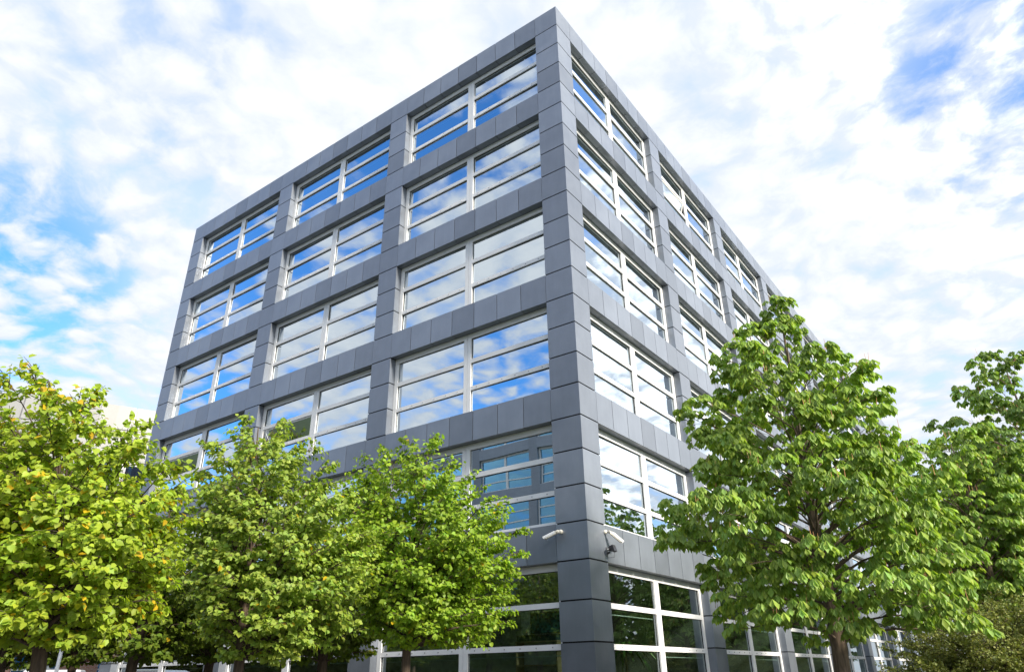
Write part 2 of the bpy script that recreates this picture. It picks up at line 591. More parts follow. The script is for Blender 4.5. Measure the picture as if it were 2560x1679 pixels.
# inside: floors, ceilings and back walls; outside: roof and the two faces turned away
LX, RY = -(8 * LEFT_BAYS + 1) * U, (8 * RIGHT_BAYS + 1) * U
IN = REVEAL + 0.12
for fl in range(1, 6):
    z = TOP - 4 * fl * U
    b = MB()
    b.box(LX + IN, -IN, IN, RY - IN, z - U + 0.05, z - 0.45, M_INT)
    b.box(LX + IN, -IN, IN, RY - IN, z - 0.445, z - 0.40, M_CEIL)
    # hung office ceiling in the storey below, a little above the window head
    b.build('floor_slab', office)
b = MB()
b.box(LX + IN, -IN, IN, RY - IN, TOP - 0.75, TOP - 0.35, M_ROOF)
b.build('roof', office)
b = MB()
b.box(LX + 6.0, -6.5, 6.0, RY - 4, 0.1, TOP - 0.8, M_INT)
b.build('interior_wall', office)
b = MB()
for x0 in (LX + 7.5, LX + 14.6):
    b.box(x0, x0 + 0.12, IN + 0.2, 5.98, 0.1, TOP - 0.8, M_INT)
for yy in (9.3, 16.6, 23.8, 31.0, 38.2, 45.4, 52.6):
    b.box(-6.48, -IN - 0.2, yy, yy + 0.12, 0.1, TOP - 0.8, M_INT)
b.build('partition_wall', office)
b = MB()
b.box(LX, LX + 0.3, 0.36, RY, 0.0, TOP - 0.002, M_PANEL)
b.box(LX + 0.3, -0.36, RY - 0.3, RY, 0.0, TOP - 0.002, M_PANEL)
b.build('rear_wall', office)

# things standing inside behind the ground-floor glass
M_TEAL = plain("teal_print", (0.04, 0.16, 0.16), 0.6)
M_NAVY = plain("dark_print", (0.015, 0.04, 0.05), 0.6)
M_OAK = plain("pale_oak", (0.40, 0.30, 0.19), 0.5, 0, 0.4, 0.15, 6.0)
bk = thing('bookcase', 'tall pale bookcase behind the ground floor glass left of the corner pillar', 'bookcase', (-3.25, 1.45, 0.1))
b = MB()
b.box(0, 0.03, 0, 0.35, 0, 2.26, M_OAK)
b.box(1.27, 1.30, 0, 0.35, 0, 2.26, M_OAK)
b.build('side_panel', bk)
for z in (0.05, 0.6, 1.15, 1.7, 2.26):
    b = MB()
    b.box(-0.01 if z > 2 else 0.03, 1.31 if z > 2 else 1.27, 0.002, 0.348, z, z + 0.03, M_OAK)
    b.build('shelf', bk)
b = MB()
b.box(-0.05, 1.45, 0.352, 0.40, 0, 3.2, M_INT)
b.build('back_board', bk)
for q, (x, wq) in enumerate([(0.02, 0.40), (0.46, 0.16), (0.66, 0.25), (0.95, 0.30)]):
    t = thing('storage_box', 'dark storage box in the row on top of the pale bookcase', 'box', (-3.25 + x, 1.5, 2.392), 0, 'boxes on the bookcase')
    b = MB()
    b.box(0, wq, 0, 0.25, 0, 0.12, M_NAVY)
    b.build('base', t)
    b = MB()
    b.box(-0.006, wq + 0.006, -0.006, 0.256, 0.121, 0.15, M_BLACK)
    b.build('lid', t)
pc = thing('wall_picture', 'teal and dark blocky picture above the bookcase behind the ground floor glass', 'picture', (-2.95, 1.80, 2.60))
b = MB()
b.box(-0.02, 1.02, -0.03, 0, -0.02, 0, M_BLACK)
b.box(-0.02, 1.02, -0.03, 0, 0.48, 0.50, M_BLACK)
b.box(-0.02, 0, -0.03, 0, 0, 0.48, M_BLACK)
b.box(1.0, 1.02, -0.03, 0, 0, 0.48, M_BLACK)
b.build('frame', pc)
b = MB()
prng = random.Random(4)
for i in range(16):
    for j in range(8):
        b.box(i * 0.0625, (i + 1) * 0.0625 - 0.0005, -0.012, -0.002, j * 0.06, (j + 1) * 0.06 - 0.0005, M_TEAL if prng.random() < 0.55 else M_NAVY)
b.build('print', pc)
pp = thing('potted_plant', 'tall potted palm behind the ground floor glass right of the corner pillar', 'plant', (-1.1, 3.5, 0.1))
b = MB()
b.tube([(0, 0, 0), (0, 0, 0.05), (0, 0, 0.5), (0, 0, 0.52)], [0.20, 0.22, 0.28, 0.28], 18, M_WHITE)
b.build('pot', pp, smooth=True)
b = MB()
b.tube([(0, 0, 0.5), (0.02, 0.01, 1.2), (0, 0.03, 2.1)], [0.05, 0.04, 0.03], 8, M_BARK2)
b.build('stem', pp, smooth=True)
M_PALM = plain("palm_green", (0.06, 0.14, 0.03), 0.45, 0, 0.5, 0.25, 8.0)
b = MB()
for i in range(26):
    a = i * 2.4 + prng.random()
    L_, up_ = prng.uniform(0.6, 0.95), prng.uniform(0.2, 0.9)
    pts = []
    for q in range(6):
        t_ = q / 5
        pts.append(Vector((math.cos(a) * L_ * t_, math.sin(a) * L_ * t_, 2.05 + up_ * t_ - 0.9 * t_ * t_)))
    sd = Vector((-math.sin(a), math.cos(a), 0))
    for q in range(5):
        w0, w1 = 0.045 * math.sin(math.pi * (q / 5 * 0.85 + 0.1)), 0.045 * math.sin(math.pi * ((q + 1) / 5 * 0.85 + 0.1))
        b.poly([pts[q] - sd * w0, pts[q + 1] - sd * w1, pts[q + 1] + sd * w1, pts[q] + sd * w0], M_PALM)
o_ = bpy.data.objects.new('frond', b.mesh('frond', recalc=False))
put(o_, pp)

# ------------------------------------------------------------------ CCTV cameras and floodlight on the corner
def cctv(label, mount, normal, tip):
    """white bullet camera: wall base, ball joint, hooded body"""
    t = thing('security_camera', label, 'security camera', mount, 0, 'security cameras on the corner pillar')
    n = Vector(normal)
    d = (Vector(tip) - (Vector(mount) + n * 0.16)).normalized()
    b = MB()
    b.tube([n * 0.0, n * 0.035, n * 0.06, n * 0.075], [0.052, 0.055, 0.046, 0.028], 14, M_CREAM)
    b.build('wall_base', t, smooth=True)
    b = MB()
    j = n * 0.15 + Vector((0, 0, -0.012))
    b.tube([n * 0.07, n * 0.11], [0.018, 0.018], 10, M_GREYM)
    b.tube([n * 0.105, n * 0.12 + d * 0.01, j + d * 0.05, j + d * 0.075], [0.026, 0.044, 0.048, 0.036], 14, M_CREAM)
    b.build('ball_joint', t, smooth=True)
    side = d.cross(Vector((0, 0, 1))).normalized()
    up = side.cross(d).normalized()
    p0 = j + d * 0.06
    L = 0.29
    prof = [(-0.044, -0.035), (0.044, -0.035), (0.05, 0.0), (0.04, 0.038), (-0.04, 0.038), (-0.05, 0.0)]
    b = MB()
    b.prism([p0 + side * x + up * y for x, y in prof], d * L, M_CREAM)
    body = b.build('body', t)
    b = MB()
    hood = [(-0.056, -0.012), (-0.056, 0.03), (-0.042, 0.05), (0.042, 0.05), (0.056, 0.03), (0.056, -0.012),
            (0.0515, -0.012), (0.0515, 0.028), (0.04, 0.044), (-0.04, 0.044), (-0.0515, 0.028), (-0.0515, -0.012)]
    b.prism([p0 + d * 0.02 + side * x + up * y for x, y in hood], d * (L + 0.03), M_WHITE)
    b.build('hood', t)
    b = MB()
    e = p0 + d * L
    b.tube([e, e + d * 0.006], [0.03, 0.03], 14, M_LENS)
    b.build('lens', t)
    return t


cctv('white security camera on the left side of the corner pillar, pointing left', (-0.745, 0.0, 4.745), (0, -1, 0), (-1.06, -0.30, 4.60))
cctv('white security camera on the right side of the corner pillar, above the black floodlight', (0.0, 0.835, 4.765), (1, 0, 0), (0.32, 0.97, 4.58))

fl_t = thing('floodlight', 'small black floodlight on a thin looped bracket below the right security camera', 'floodlight', (0, 0.86, 4.30))
b = MB()
b.box(0.0, 0.03, -0.03, 0.03, -0.10, 0.10, M_GREYM)
b.tube([(0.02, 0, -0.05), (0.10, -0.02, -0.03)], [0.03, 0.025], 8, M_BLACK)
b.build('wall_plate', fl_t)
b = MB()
b.tube([(0.015, -0.01, -0.10), (0.02, -0.01, -0.155), (0.24, -0.04, -0.16), (0.245, -0.04, 0.02)], [0.006] * 4, 6, M_GREYM)
b.build('bracket', fl_t)
b = MB()
b.prism([(0.11, -0.08, 0.0), (0.11, -0.08, 0.10), (0.24, -0.12, 0.13), (0.29, -0.12, -0.02), (0.22, -0.12, -0.04)], (0, 0.15, 0), M_BLACK)
b.build('lamp_head', fl_t)
b = MB()
b.tube([(0.12, -0.10, 0.03), (0.12, -0.135, 0.03)], [0.035, 0.03], 12, M_BLACK)
b.tube([(0.12, -0.135, 0.03), (0.12, -0.14, 0.03)], [0.018, 0.018], 12, M_WHITE)
b.build('sensor', fl_t)

# ------------------------------------------------------------------ trees
def leaf_object(name, parent, verts, faces, tones, mat, extra=None):
    """one crown mesh from numpy arrays; faces are quads, tones one colour per face"""
    me = bpy.data.meshes.new(name)
    nv, nf = len(verts), len(faces)
    me.vertices.add(nv)
    me.vertices.foreach_set('co', verts.astype(np.float32).ravel())
    me.loops.add(nf * 4)
    me.loops.foreach_set('vertex_index', faces.astype(np.int32).ravel())
    me.polygons.add(nf)
    me.polygons.foreach_set('loop_start', np.arange(0, nf * 4, 4, dtype=np.int32))
    me.materials.append(mat)
    if extra:
        me.materials.append(extra[1])
        mi = np.zeros(nf, np.int32)
        mi[extra[0]:] = 1
        me.polygons.foreach_set('material_index', mi)
    at = me.attributes.new('leaf_tone', 'FLOAT_COLOR', 'FACE')
    at.data.foreach_set('color', np.concatenate([tones, np.ones((nf, 1))], 1).astype(np.float32).ravel())
    me.update(calc_edges=True)
    me.validate()
    o = bpy.data.objects.new(name, me)
    return put(o, parent)


def unit(a):
    return a / np.maximum(np.linalg.norm(a, axis=-1, keepdims=True), 1e-9)


def blades(pos, d, n, size, kind):
    """leaf blades at pos, pointing along d with face normal near n; folded along the midrib"""
    d = unit(d)
    s = unit(np.cross(d, n))
    n = np.cross(s, d)
    if kind == 'heart':
        prof = [(0, 0, 0.0), (0.42, 0.12, 0.10), (0.46, 0.55, 0.12), (0, 1.05, -0.10), (-0.46, 0.55, 0.12), (-0.42, 0.12, 0.10)]
    else:
        prof = [(0, 0, 0.0), (0.13, 0.35, 0.05), (0.24, 0.68, 0.06), (0, 1.0, -0.12), (-0.24, 0.68, 0.06), (-0.13, 0.35, 0.05)]
    sz = size[:, None]
    vs = [pos + sz * (a * s + b * d + c * n) for a, b, c in prof]
    V = np.stack(vs, 1).reshape(-1, 3)
    base = np.arange(len(pos))[:, None] * 6
    F = np.stack([base + np.array([0, 1, 2, 3]), base + np.array([0, 3, 4, 5])], 1).reshape(-1, 4)
    return V, F


class Profile:
    """crown outline: rows of (height, reach to the left, reach to the right) seen along a viewing direction"""
    def __init__(s, rows, view, trim=0.0):
        s.trim = trim
        rows = sorted(rows)
        s.z = np.array([r[0] for r in rows])
        s.l = np.array([r[1] for r in rows])
        s.r = np.array([r[2] for r in rows])
        s.ang = math.atan2(-view[0], view[1])       # azimuth of "right" seen from the camera

    def tip(s, z, az, k):
        """a point at height z on the crown's outline, k times the full radius from its middle"""
        l, r = np.interp(z, s.z, s.l), np.interp(z, s.z, s.r)
        half = max((l + r) / 2 - s.trim, 0.06)
        off = (r - l) / 2
        return np.array([off * math.cos(s.ang) + half * k * math.cos(az), off * math.sin(s.ang) + half * k * math.sin(az), z])


def tree(name, label, cat, base, prof, trunk_r, first, top, kind, seed, n_limbs, n_sub, leaf, tone, group=None,
         yellow=0.0, bark=None, density=1.0, lean=(0, 0)):
    rg = np.random.default_rng(seed)
    root = thing(name, label, cat, (base[0], base[1], 0.0), 0, group)
    bark = bark or M_BARK
    wood = MB()
    # trunk with a slight wander, tapering into the leader
    nz = 14
    tz = np.linspace(0, top - 0.15, nz)
    wx = np.cumsum(rg.normal(0, 0.018, nz)) + lean[0] * (tz / top) ** 2.5
    wy = np.cumsum(rg.normal(0, 0.018, nz)) + lean[1] * (tz / top) ** 2.5
    wx -= wx[0]
    wy -= wy[0]
    tr = trunk_r * np.clip(1.0 - np.maximum(tz - first * 0.8, 0) / (top - first * 0.8) * 0.93, 0.06, 1)
    tr[0] *= 1.25
    wood.tube([(wx[i], wy[i], tz[i]) for i in range(nz)], list(tr), 10, bark)

    def trunk_at(z):
        return np.array([np.interp(z, tz, wx), np.interp(z, tz, wy), z])

    P, D, N, G = [], [], [], []      # leaf positions, directions, normals, limb id
    zlo, zhi = prof.z[0], prof.z[-1]
    zz = np.linspace(zlo + 0.02, zhi - 0.02, 60)
    wgt = np.array([np.interp(z, prof.z, prof.l + prof.r) for z in zz]) + (0.6 if kind == 'palm' else 0.3)
    cdf = np.cumsum(wgt) / wgt.sum()
    for i in range(n_limbs):
        q = (i + rg.random()) / n_limbs
        ht = float(np.interp(q, cdf, zz))
        u = (ht - zlo) / (zhi - zlo)
        az = i * 2.39996 + rg.normal(0, 0.25)
        tip = prof.tip(ht, az, rg.uniform(0.80, 1.03))
        near = trunk_at(min(ht, top))
        reach = max(math.hypot(tip[0] - near[0], tip[1] - near[1]), 0.08)
        steep = (0.10 + 0.95 * u if kind == 'heart' else 0.0 + 0.75 * u)
        h0 = max(first, ht - reach * math.tan(steep) - 0.1 - 0.1 * u)
        h0 = min(h0, top - 0.25)
        st = trunk_at(h0)
        out = unit(np.array([tip[0] - st[0], tip[1] - st[1], 0.0]))
        ns = 7
        pts = []
        bow = rg.uniform(0.05, 0.16) * reach
        sway = rg.normal(0, 0.07) * reach
        perp = np.array([-out[1], out[0], 0.0])
        for j in range(ns):
            t = j / (ns - 1)
            p = st * (1 - t) + tip * t
            p = p + np.array([0, 0, 1]) * bow * math.sin(math.pi * t) + perp * sway * math.sin(math.pi * t)
            pts.append(p)
        pts = np.array(pts)
        r0 = min(trunk_r * 0.30, 0.008 + 0.007 * reach) * (0.7 + 0.7 * (1 - u))
        wood.tube([tuple(p) for p in pts], list(np.linspace(r0, 0.004, ns)), 5, bark, cap=False)
        length = np.linalg.norm(tip - st)
        ldir = unit(tip - st)
        nsub = max(6 if kind == 'palm' else 4, int(n_sub * (0.45 + 0.55 * reach / max(prof.l.max(), prof.r.max()))))
        ts = np.concatenate([rg.uniform(0.28, 1.0, nsub), [1.0, 0.97, 0.9]])
        for t in ts:
            k = min(int(t * (ns - 1)), ns - 2)
            fr = t * (ns - 1) - k
            a = pts[k] * (1 - fr) + pts[k + 1] * fr
            sgn = rg.choice([-1, 1])
            ang = rg.uniform(0.35, 1.25) * sgn if t < 0.95 else rg.normal(0, 0.3)
            hd = np.array([out[0] * math.cos(ang) - out[1] * math.sin(ang), out[0] * math.sin(ang) + out[1] * math.cos(ang), 0])
            sl = (0.16 + 0.34 * (1.15 - t) * min(reach, 1.6)) * rg.uniform(0.6, 1.25)
            if kind == 'palm':
                sl *= 1.25
            rise = rg.normal(0.16 + 0.25 * u, 0.22)
            sd = unit(hd + np.array([0, 0, rise]))
            e = a + sd * sl
            m_ = a + sd * sl * 0.5 + np.array([0, 0, 0.05 * sl])
            wood.tube([tuple(a), tuple(m_), tuple(e)], [0.0045, 0.0035, 0.002], 3, bark, cap=False)
            if kind == 'heart':
                nl = max(4, int(sl / 0.026 * density))
                f = rg.uniform(0.1, 1.05, nl)[:, None]
                base_p = a + (e - a) * f + np.array([0, 0, 0.05 * sl]) * np.sin(np.pi * np.clip(f, 0, 1))
                side = rg.choice([-1.0, 1.0], nl)[:, None]
                sp = np.array([-sd[1], sd[0], 0.0])
                dr = sp * side * 0.55 + sd * 0.45 + rg.normal(0, 0.38, (nl, 3)) + np.array([0, 0, -0.55])
                nn = np.array([0, 0, 0.75]) + out * 0.55 + rg.normal(0, 0.38, (nl, 3))
                P.append(base_p + unit(dr) * leaf * 0.45)
                D.append(dr)
                N.append(nn)
                G.append(np.full(nl, i))
            elif kind == 'tiny':
                nl = max(5, int(sl / 0.016 * density))
                f = rg.uniform(0.0, 1.05, nl)[:, None]
                base_p = a + (e - a) * f
                dr = rg.normal(0, 1, (nl, 3)) + sd * 0.8 + np.array([0, 0, 0.3])
                nn = rg.normal(0, 0.6, (nl, 3)) + np.array([0, 0, 0.9])
                P.append(base_p + rg.normal(0, 0.02, (nl, 3)))
                D.append(dr)
                N.append(nn)
                G.append(np.full(nl, i))
            else:
                # horse chestnut: opposite pairs of hand-shaped leaves, leaflets hanging from the petiole end
                nc = max(2, int(round((2.6 + sl * 3.2) * density)))
                for c in range(nc):
                    f = 1.0 if c < 3 else rg.uniform(0.35, 0.95)
                    bp = a + (e - a) * f
                    pa = rg.uniform(0, 2 * math.pi)
                    pd = unit(np.array([math.cos(pa), math.sin(pa), 0]) * 0.9 + sd * 0.6 + np.array([0, 0, 0.30]))
                    hub = bp + pd * leaf * rg.uniform(0.5, 0.95)
                    fwd = math.atan2(pd[1], pd[0])
                    droop = rg.uniform(0.8, 2.3)
                    nlf = 7 if rg.random() < 0.5 else 5
                    for q2 in range(nlf):
                        w_ = (q2 - (nlf - 1) / 2) / ((nlf - 1) / 2)
                        la = fwd + w_ * 1.95
                        dd = np.array([math.cos(la), math.sin(la), -droop + rg.normal(0, 0.12)])
                        nn2 = np.array([math.cos(la) * droop, math.sin(la) * droop, 1.0]) + rg.normal(0, 0.12, 3)
                        P.append(hub[None])
                        D.append(dd[None])
                        N.append(nn2[None])
                        G.append(np.array([i]))
                        SZ.append(1.0 - 0.36 * abs(w_))
                if rg.random() < 0.16 and t > 0.5:
                    ST_.append(e)
    return root, wood, rg, np.concatenate(P), np.concatenate(D), np.concatenate(N), np.concatenate(G)


SZ, ST_ = [], []


def grow(name, label, cat, base, rows, view, trunk_r, first, top, kind, seed, n_limbs, n_sub, leaf, tone, group=None,
         yellow=0.0, bark=None, density=1.0, lean=(0, 0)):
    global SZ, ST_
    SZ, ST_ = [], []
    prof = Profile(rows, view, 0.13 if kind == 'palm' else 0.05)
    root, wood, rg, P, D, N, G = tree(name, label, cat, base, prof, trunk_r, first, top, kind, seed, n_limbs, n_sub, leaf,
                                      tone, group, yellow, bark, density, lean)
    n = len(P)
    size = leaf * rg.uniform(0.55, 1.22, n)
    if kind == 'palm':
        size = leaf * np.array(SZ) * rg.uniform(0.88, 1.12, n)
    V, F = blades(P, D, N, size, 'ovate' if kind == 'palm' else 'heart')
    gid = G.astype(int)
    limb_v = rg.uniform(0.86, 1.14, gid.max() + 1)[gid]
    val = limb_v * rg.uniform(0.80, 1.20, n)
    hue = rg.normal(0, 1, n)
    col = np.array(tone)[None] * val[:, None]
    col[:, 0] *= 1 + 0.07 * hue
    col[:, 2] *= 1 - 0.10 * hue
    if yellow:
        yl = rg.random(n) < yellow * (0.4 + 1.2 * (limb_v > 1.0))
        ny = int(yl.sum())
        col[yl] = np.array([0.66, 0.44, 0.02]) * rg.uniform(0.7, 1.1, (ny, 1))
    tones = np.repeat(np.clip(col, 0.002, 0.9), 2, 0)
    extra = None
    if ST_:
        nf0 = len(F)
        sv, sf = [], []
        for e in ST_:
            for q in range(int(rg.integers(1, 4))):
                h = rg.uniform(0.12, 0.21)
                o = e + rg.normal(0, 0.07, 3) * np.array([1, 1, 0.3])
                tip = o + np.array([rg.normal(0, 0.015), rg.normal(0, 0.015), h])
                r_ = 0.006
                i0 = len(V) + len(sv)
                ring = [(r_, 0), (-r_ / 2, r_ * 0.87), (-r_ / 2, -r_ * 0.87)]
                sv += [o + np.array([x, y, 0]) for x, y in ring] + [tip + np.array([x, y, 0]) * 0.5 for x, y in ring]
                sf += [(i0, i0 + 1, i0 + 4, i0 + 3), (i0 + 1, i0 + 2, i0 + 5, i0 + 4), (i0 + 2, i0, i0 + 3, i0 + 5)]
        V = np.concatenate([V, np.array(sv)])
        F = np.concatenate([F, np.array(sf)])
        tones = np.concatenate([tones, np.full((len(sf), 3), 0.2)])
        extra = (nf0, M_STALK)
    tr = wood.build('trunk', root, smooth=True)
    lm = {'heart': M_LEAF, 'palm': M_LEAF2, 'tiny': M_LEAF3}[kind]
    leaf_object('crown', root, V, F, tones, lm, extra)
    return root


def copy_tree(src, loc, rotz, label, scale=1.0, group=None):
    o = src.copy()
    COL.objects.link(o)
    o.location = loc
    o.rotation_euler = (0, 0, rotz)
    o.scale = (scale,) * 3
    o['label'] = label
    if group:
        o['group'] = group
    elif 'group' in o:
        del o['group']
    for ch in src.children:
        c = ch.copy()
        COL.objects.link(c)
        c.parent = o
    return o


ROWS_L3 = [(5.44, 0.02, 0.25), (5.05, 0.85, 0.44), (4.9, 1.1, 0.82), (4.6, 1.23, 1.05), (4.16, 1.26, 1.46), (3.73, 1.29, 1.68),
           (3.31, 1.18, 1.82), (2.98, 1.09, 1.6), (2.65, 0.95, 1.63), (2.33, 0.8, 1.76), (2.14, 0.62, 1.48), (2.02, 0.34, 0.86)]
ROWS_L2 = [(5.19, 0.22, 0.0), (5.08, 0.39, 0.05), (4.82, 0.61, 0.28), (4.56, 0.92, 0.62), (4.31, 1.1, 0.86), (3.94, 1.11, 1.06),
           (3.65, 1.09, 1.39), (3.29, 1.06, 1.55), (2.95, 0.97, 1.57), (2.51, 0.79, 1.49), (2.18, 0.64, 1.39), (1.97, 0.4, 1.24), (1.82, 0.32, 0.5)]
ROWS_L1 = [(4.58, 0.9, -0.5), (4.45, 1.30, -0.25), (4.27, 1.45, 0.0), (4.15, 1.45, 0.31), (3.97, 1.45, 0.42), (3.79, 1.45, 0.62),
           (3.52, 1.5, 0.84), (3.22, 1.5, 1.0), (2.88, 1.46, 1.06), (2.68, 1.4, 1.14), (2.35, 1.32, 0.96), (2.12, 1.19, 0.76),
           (2.0, 1.07, 0.72), (1.89, 0.73, 0.29)]
ROWS_A = [(8.60, -0.16, 0.32), (8.35, 0.0, 0.37), (8.04, 0.45, 0.38), (7.64, 0.85, 0.50), (7.33, 1.05, 0.80), (6.92, 1.25, 1.25),
          (6.44, 1.69, 1.80), (6.16, 1.91, 1.5), (5.75, 2.05, 1.95), (5.34, 2.02, 1.8), (4.91, 2.07, 2.02), (4.43, 2.4, 2.23),
          (4.15, 2.95, 2.16), (3.9, 2.7, 2.23), (3.42, 2.27, 2.3), (3.05, 2.0, 2.4), (2.62, 1.91, 2.35), (2.27, 1.65, 2.26), (2.06, 0.6, 1.98)]
ROWS_B = [(7.32, 0.17, 0.32), (6.83, 1.31, 1.55), (6.18, 1.75, 1.56), (5.07, 2.02, 1.52), (4.02, 1.96, 1.32), (3.01, 2.0, 1.12), (2.44, 1.55, 0.59)]
ROWS_C = [(10.2, 0.1, 0.15), (9.98, 0.9, 0.3), (9.31, 1.46, 0.8), (8.39, 1.9, 1.3), (7.77, 2.4, 1.7), (6.49, 2.7, 2.1),
          (5.32, 3.1, 2.4), (4.19, 3.1, 2.4), (2.9, 2.6, 2.2), (2.3, 1.5, 1.5)]
T_YEL = (0.330, 0.430, 0.040)
T_MID = (0.300, 0.400, 0.068)
T_GRN = (0.260, 0.385, 0.036)
T_CHE = (0.275, 0.395, 0.075)
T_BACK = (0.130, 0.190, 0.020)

L1 = grow('linden_tree', 'yellowing linden tree with golden leaves at the left edge, nearest of the row', 'tree', (0.74, -11.6), ROWS_L1, (-0.923, 0.384),
          0.075, 1.85, 4.6, 'heart', 3, 104, 24, 0.062, T_YEL, 'linden trees in front of the left facade', 0.05, lean=(-0.26, -0.62), density=1.2)
L2 = grow('linden_tree', 'grey-green linden tree with a pointed top, between the yellowing and the round bright linden', 'tree', (-0.06, -8.9), ROWS_L2, (-0.823, 0.568),
          0.07, 1.8, 5.05, 'heart', 5, 106, 24, 0.063, T_MID, 'linden trees in front of the left facade', 0.006, lean=(-0.12, -0.18), density=1.2)
L3 = grow('linden_tree', 'bright green round linden tree standing alone, just left of the corner pillar', 'tree', (0.27, -6.22), ROWS_L3, (-0.693, 0.721),
          0.075, 1.95, 5.3, 'heart', 8, 114, 24, 0.066, T_GRN, 'linden trees in front of the left facade', 0.003, lean=(0.14, 0.14), density=1.2)
CA = grow('horse_chestnut_tree', 'tall horse chestnut with drooping leaves and reddish stalks before the right facade', 'tree', (5.4, -1.24), ROWS_A, (-0.228, 0.974),
          0.135, 2.0, 8.4, 'palm', 21, 100, 15, 0.195, T_CHE, 'horse chestnuts along the right facade', bark=M_BARK2, lean=(0.24, 0.06))
CB = grow('horse_chestnut_tree', 'lower horse chestnut half hidden behind the tall one at the right', 'tree', (7.5, 6.6), ROWS_B, (-0.113, 0.994),
          0.12, 2.1, 7.1, 'palm', 33, 70, 14, 0.20, T_CHE, 'horse chestnuts along the right facade', bark=M_BARK2)
CC = grow('horse_chestnut_tree', 'farther horse chestnut with a thin twin top at the right edge', 'tree', (9.3, 9.3), ROWS_C, (-0.055, 0.998),
          0.13, 2.2, 9.9, 'palm', 45, 112, 15, 0.205, (0.215, 0.325, 0.075), 'horse chestnuts along the right facade', bark=M_BARK2, density=0.85)

RB = [(5.2, 0.15, 0.15), (4.7, 0.8, 0.8), (4.0, 1.35, 1.35), (3.2, 1.6, 1.6), (2.5, 1.5, 1.5), (2.0, 0.9, 0.9)]
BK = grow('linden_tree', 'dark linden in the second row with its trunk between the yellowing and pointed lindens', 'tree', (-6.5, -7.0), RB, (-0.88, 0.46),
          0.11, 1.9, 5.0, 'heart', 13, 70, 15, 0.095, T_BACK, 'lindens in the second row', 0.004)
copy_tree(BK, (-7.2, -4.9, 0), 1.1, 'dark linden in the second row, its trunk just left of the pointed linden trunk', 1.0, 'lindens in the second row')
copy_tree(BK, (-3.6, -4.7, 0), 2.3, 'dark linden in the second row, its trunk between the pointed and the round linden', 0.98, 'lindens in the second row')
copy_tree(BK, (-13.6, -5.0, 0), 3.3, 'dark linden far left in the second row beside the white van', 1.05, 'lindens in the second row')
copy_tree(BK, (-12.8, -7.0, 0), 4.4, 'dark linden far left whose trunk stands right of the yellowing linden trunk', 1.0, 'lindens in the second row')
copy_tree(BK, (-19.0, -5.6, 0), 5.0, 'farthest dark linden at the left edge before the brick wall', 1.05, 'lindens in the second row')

BU = grow('shrub', 'dense small leaved olive green shrub at the lower right corner', 'shrub', (7.4, 3.7),
          [(3.0, 0.1, 1.5), (2.75, 0.7, 1.8), (2.4, 1.6, 2.1), (1.6, 2.2, 2.4), (0.9, 2.2, 2.3), (0.3, 2.0, 2.0)], (-0.076, 0.997),
          0.05, 0.2, 2.8, 'tiny', 61, 200, 28, 0.040, (0.20, 0.225, 0.055), density=1.1)

# trees across the road and lawn: seen as reflections in the ground-floor glass
GREFL = 'trees on the far side of the lawn'
row = [(8.6, 17.5, 1.0, 0.4), (8.4, 26.0, 1.1, 1.9), (8.8, 34.5, 1.05, 3.1), (8.5, 43.0, 1.15, 4.0), (8.7, 51.0, 1.1, 5.2), (8.4, 59.5, 1.1, 1.2)]
for x, y, s_, rz in row:
    copy_tree(CC, (x, y, 0), rz, 'horse chestnut standing in the row behind the twin topped one', s_, 'horse chestnuts along the right facade')
for i in range(9):
    copy_tree(CA, (16.5 + (i % 2) * 3.5, 10.0 + i * 8.0, 0), 1.3 * i, 'horse chestnut across the lawn, mirrored in the ground floor glass of the right facade', 1.3 + 0.1 * (i % 3), GREFL)
for i, (x, y, s_, rz) in enumerate([(-4.0, -19.5, 1.5, 0.4), (-9.0, -19.0, 1.6, 1.9), (-14.0, -19.5, 1.5, 3.1), (-19.0, -19.0, 1.6, 4.0), (-24.0, -19.3, 1.6, 0.9), (-30.0, -19.3, 1.7, 2.9), (-36.0, -19.0, 1.6, 0.2), (-42.0, -19.4, 1.7, 1.3), (-48.0, -19.2, 1.6, 2.2), (-54.0, -19.0, 1.7, 3.6), (-60.0, -19.3, 1.6, 4.7)]):
    copy_tree(BK, (x, y, 0), rz, 'linden across the pavement, mirrored in the ground floor glass of the left facade', s_, 'lindens on the far pavement')

for i in range(10):  # shrubs added so the lowest panes mirror green instead of white sky
    copy_tree(BU, (9.6 + (i % 2) * 0.6, 12.0 + i * 5.2, 0), 1.1 * i, 'shrub added under the row of horse chestnuts, behind the nearest shrub at the lower right', 1.1, 'shrubs under the horse chestnuts')
for i in range(12):  # more added shrubs, closing off white sky below the mirrored crowns
    copy_tree(BU, (24.0 + (i % 2) * 1.5, 6.0 + i * 6.0, 0), 0.7 * i, 'shrub added under the far trees, mirrored in the lowest panes of the right facade', 1.5, 'shrubs across the lawn')
for i in range(16):  # added likewise against white sky in the left facade's lowest panes
    copy_tree(BU, (-1.0 - i * 4.2, -20.3 - (i % 2) * 0.5, 0), 1.7 * i, 'shrub added beyond the pavement, mirrored in the lowest panes of the left facade', 1.25, 'shrubs beyond the pavement')

# ------------------------------------------------------------------ white curved building, van and post on the left
M_WPANEL = plain("white_wall_panel", (0.27, 0.275, 0.268), 0.45, 0, 0.5, 0.02, 1.0, 0, 0.03)
M_BLUEGL = mat_glass("blue_glass", (0.10, 0.22, 0.34), 0.18)
WC, WR = Vector((-62.6, 15.2, 0)), 25.0
wb = thing('curved_building', 'white panelled building with a curved roofline behind the trees on the left', 'building', tuple(WC))


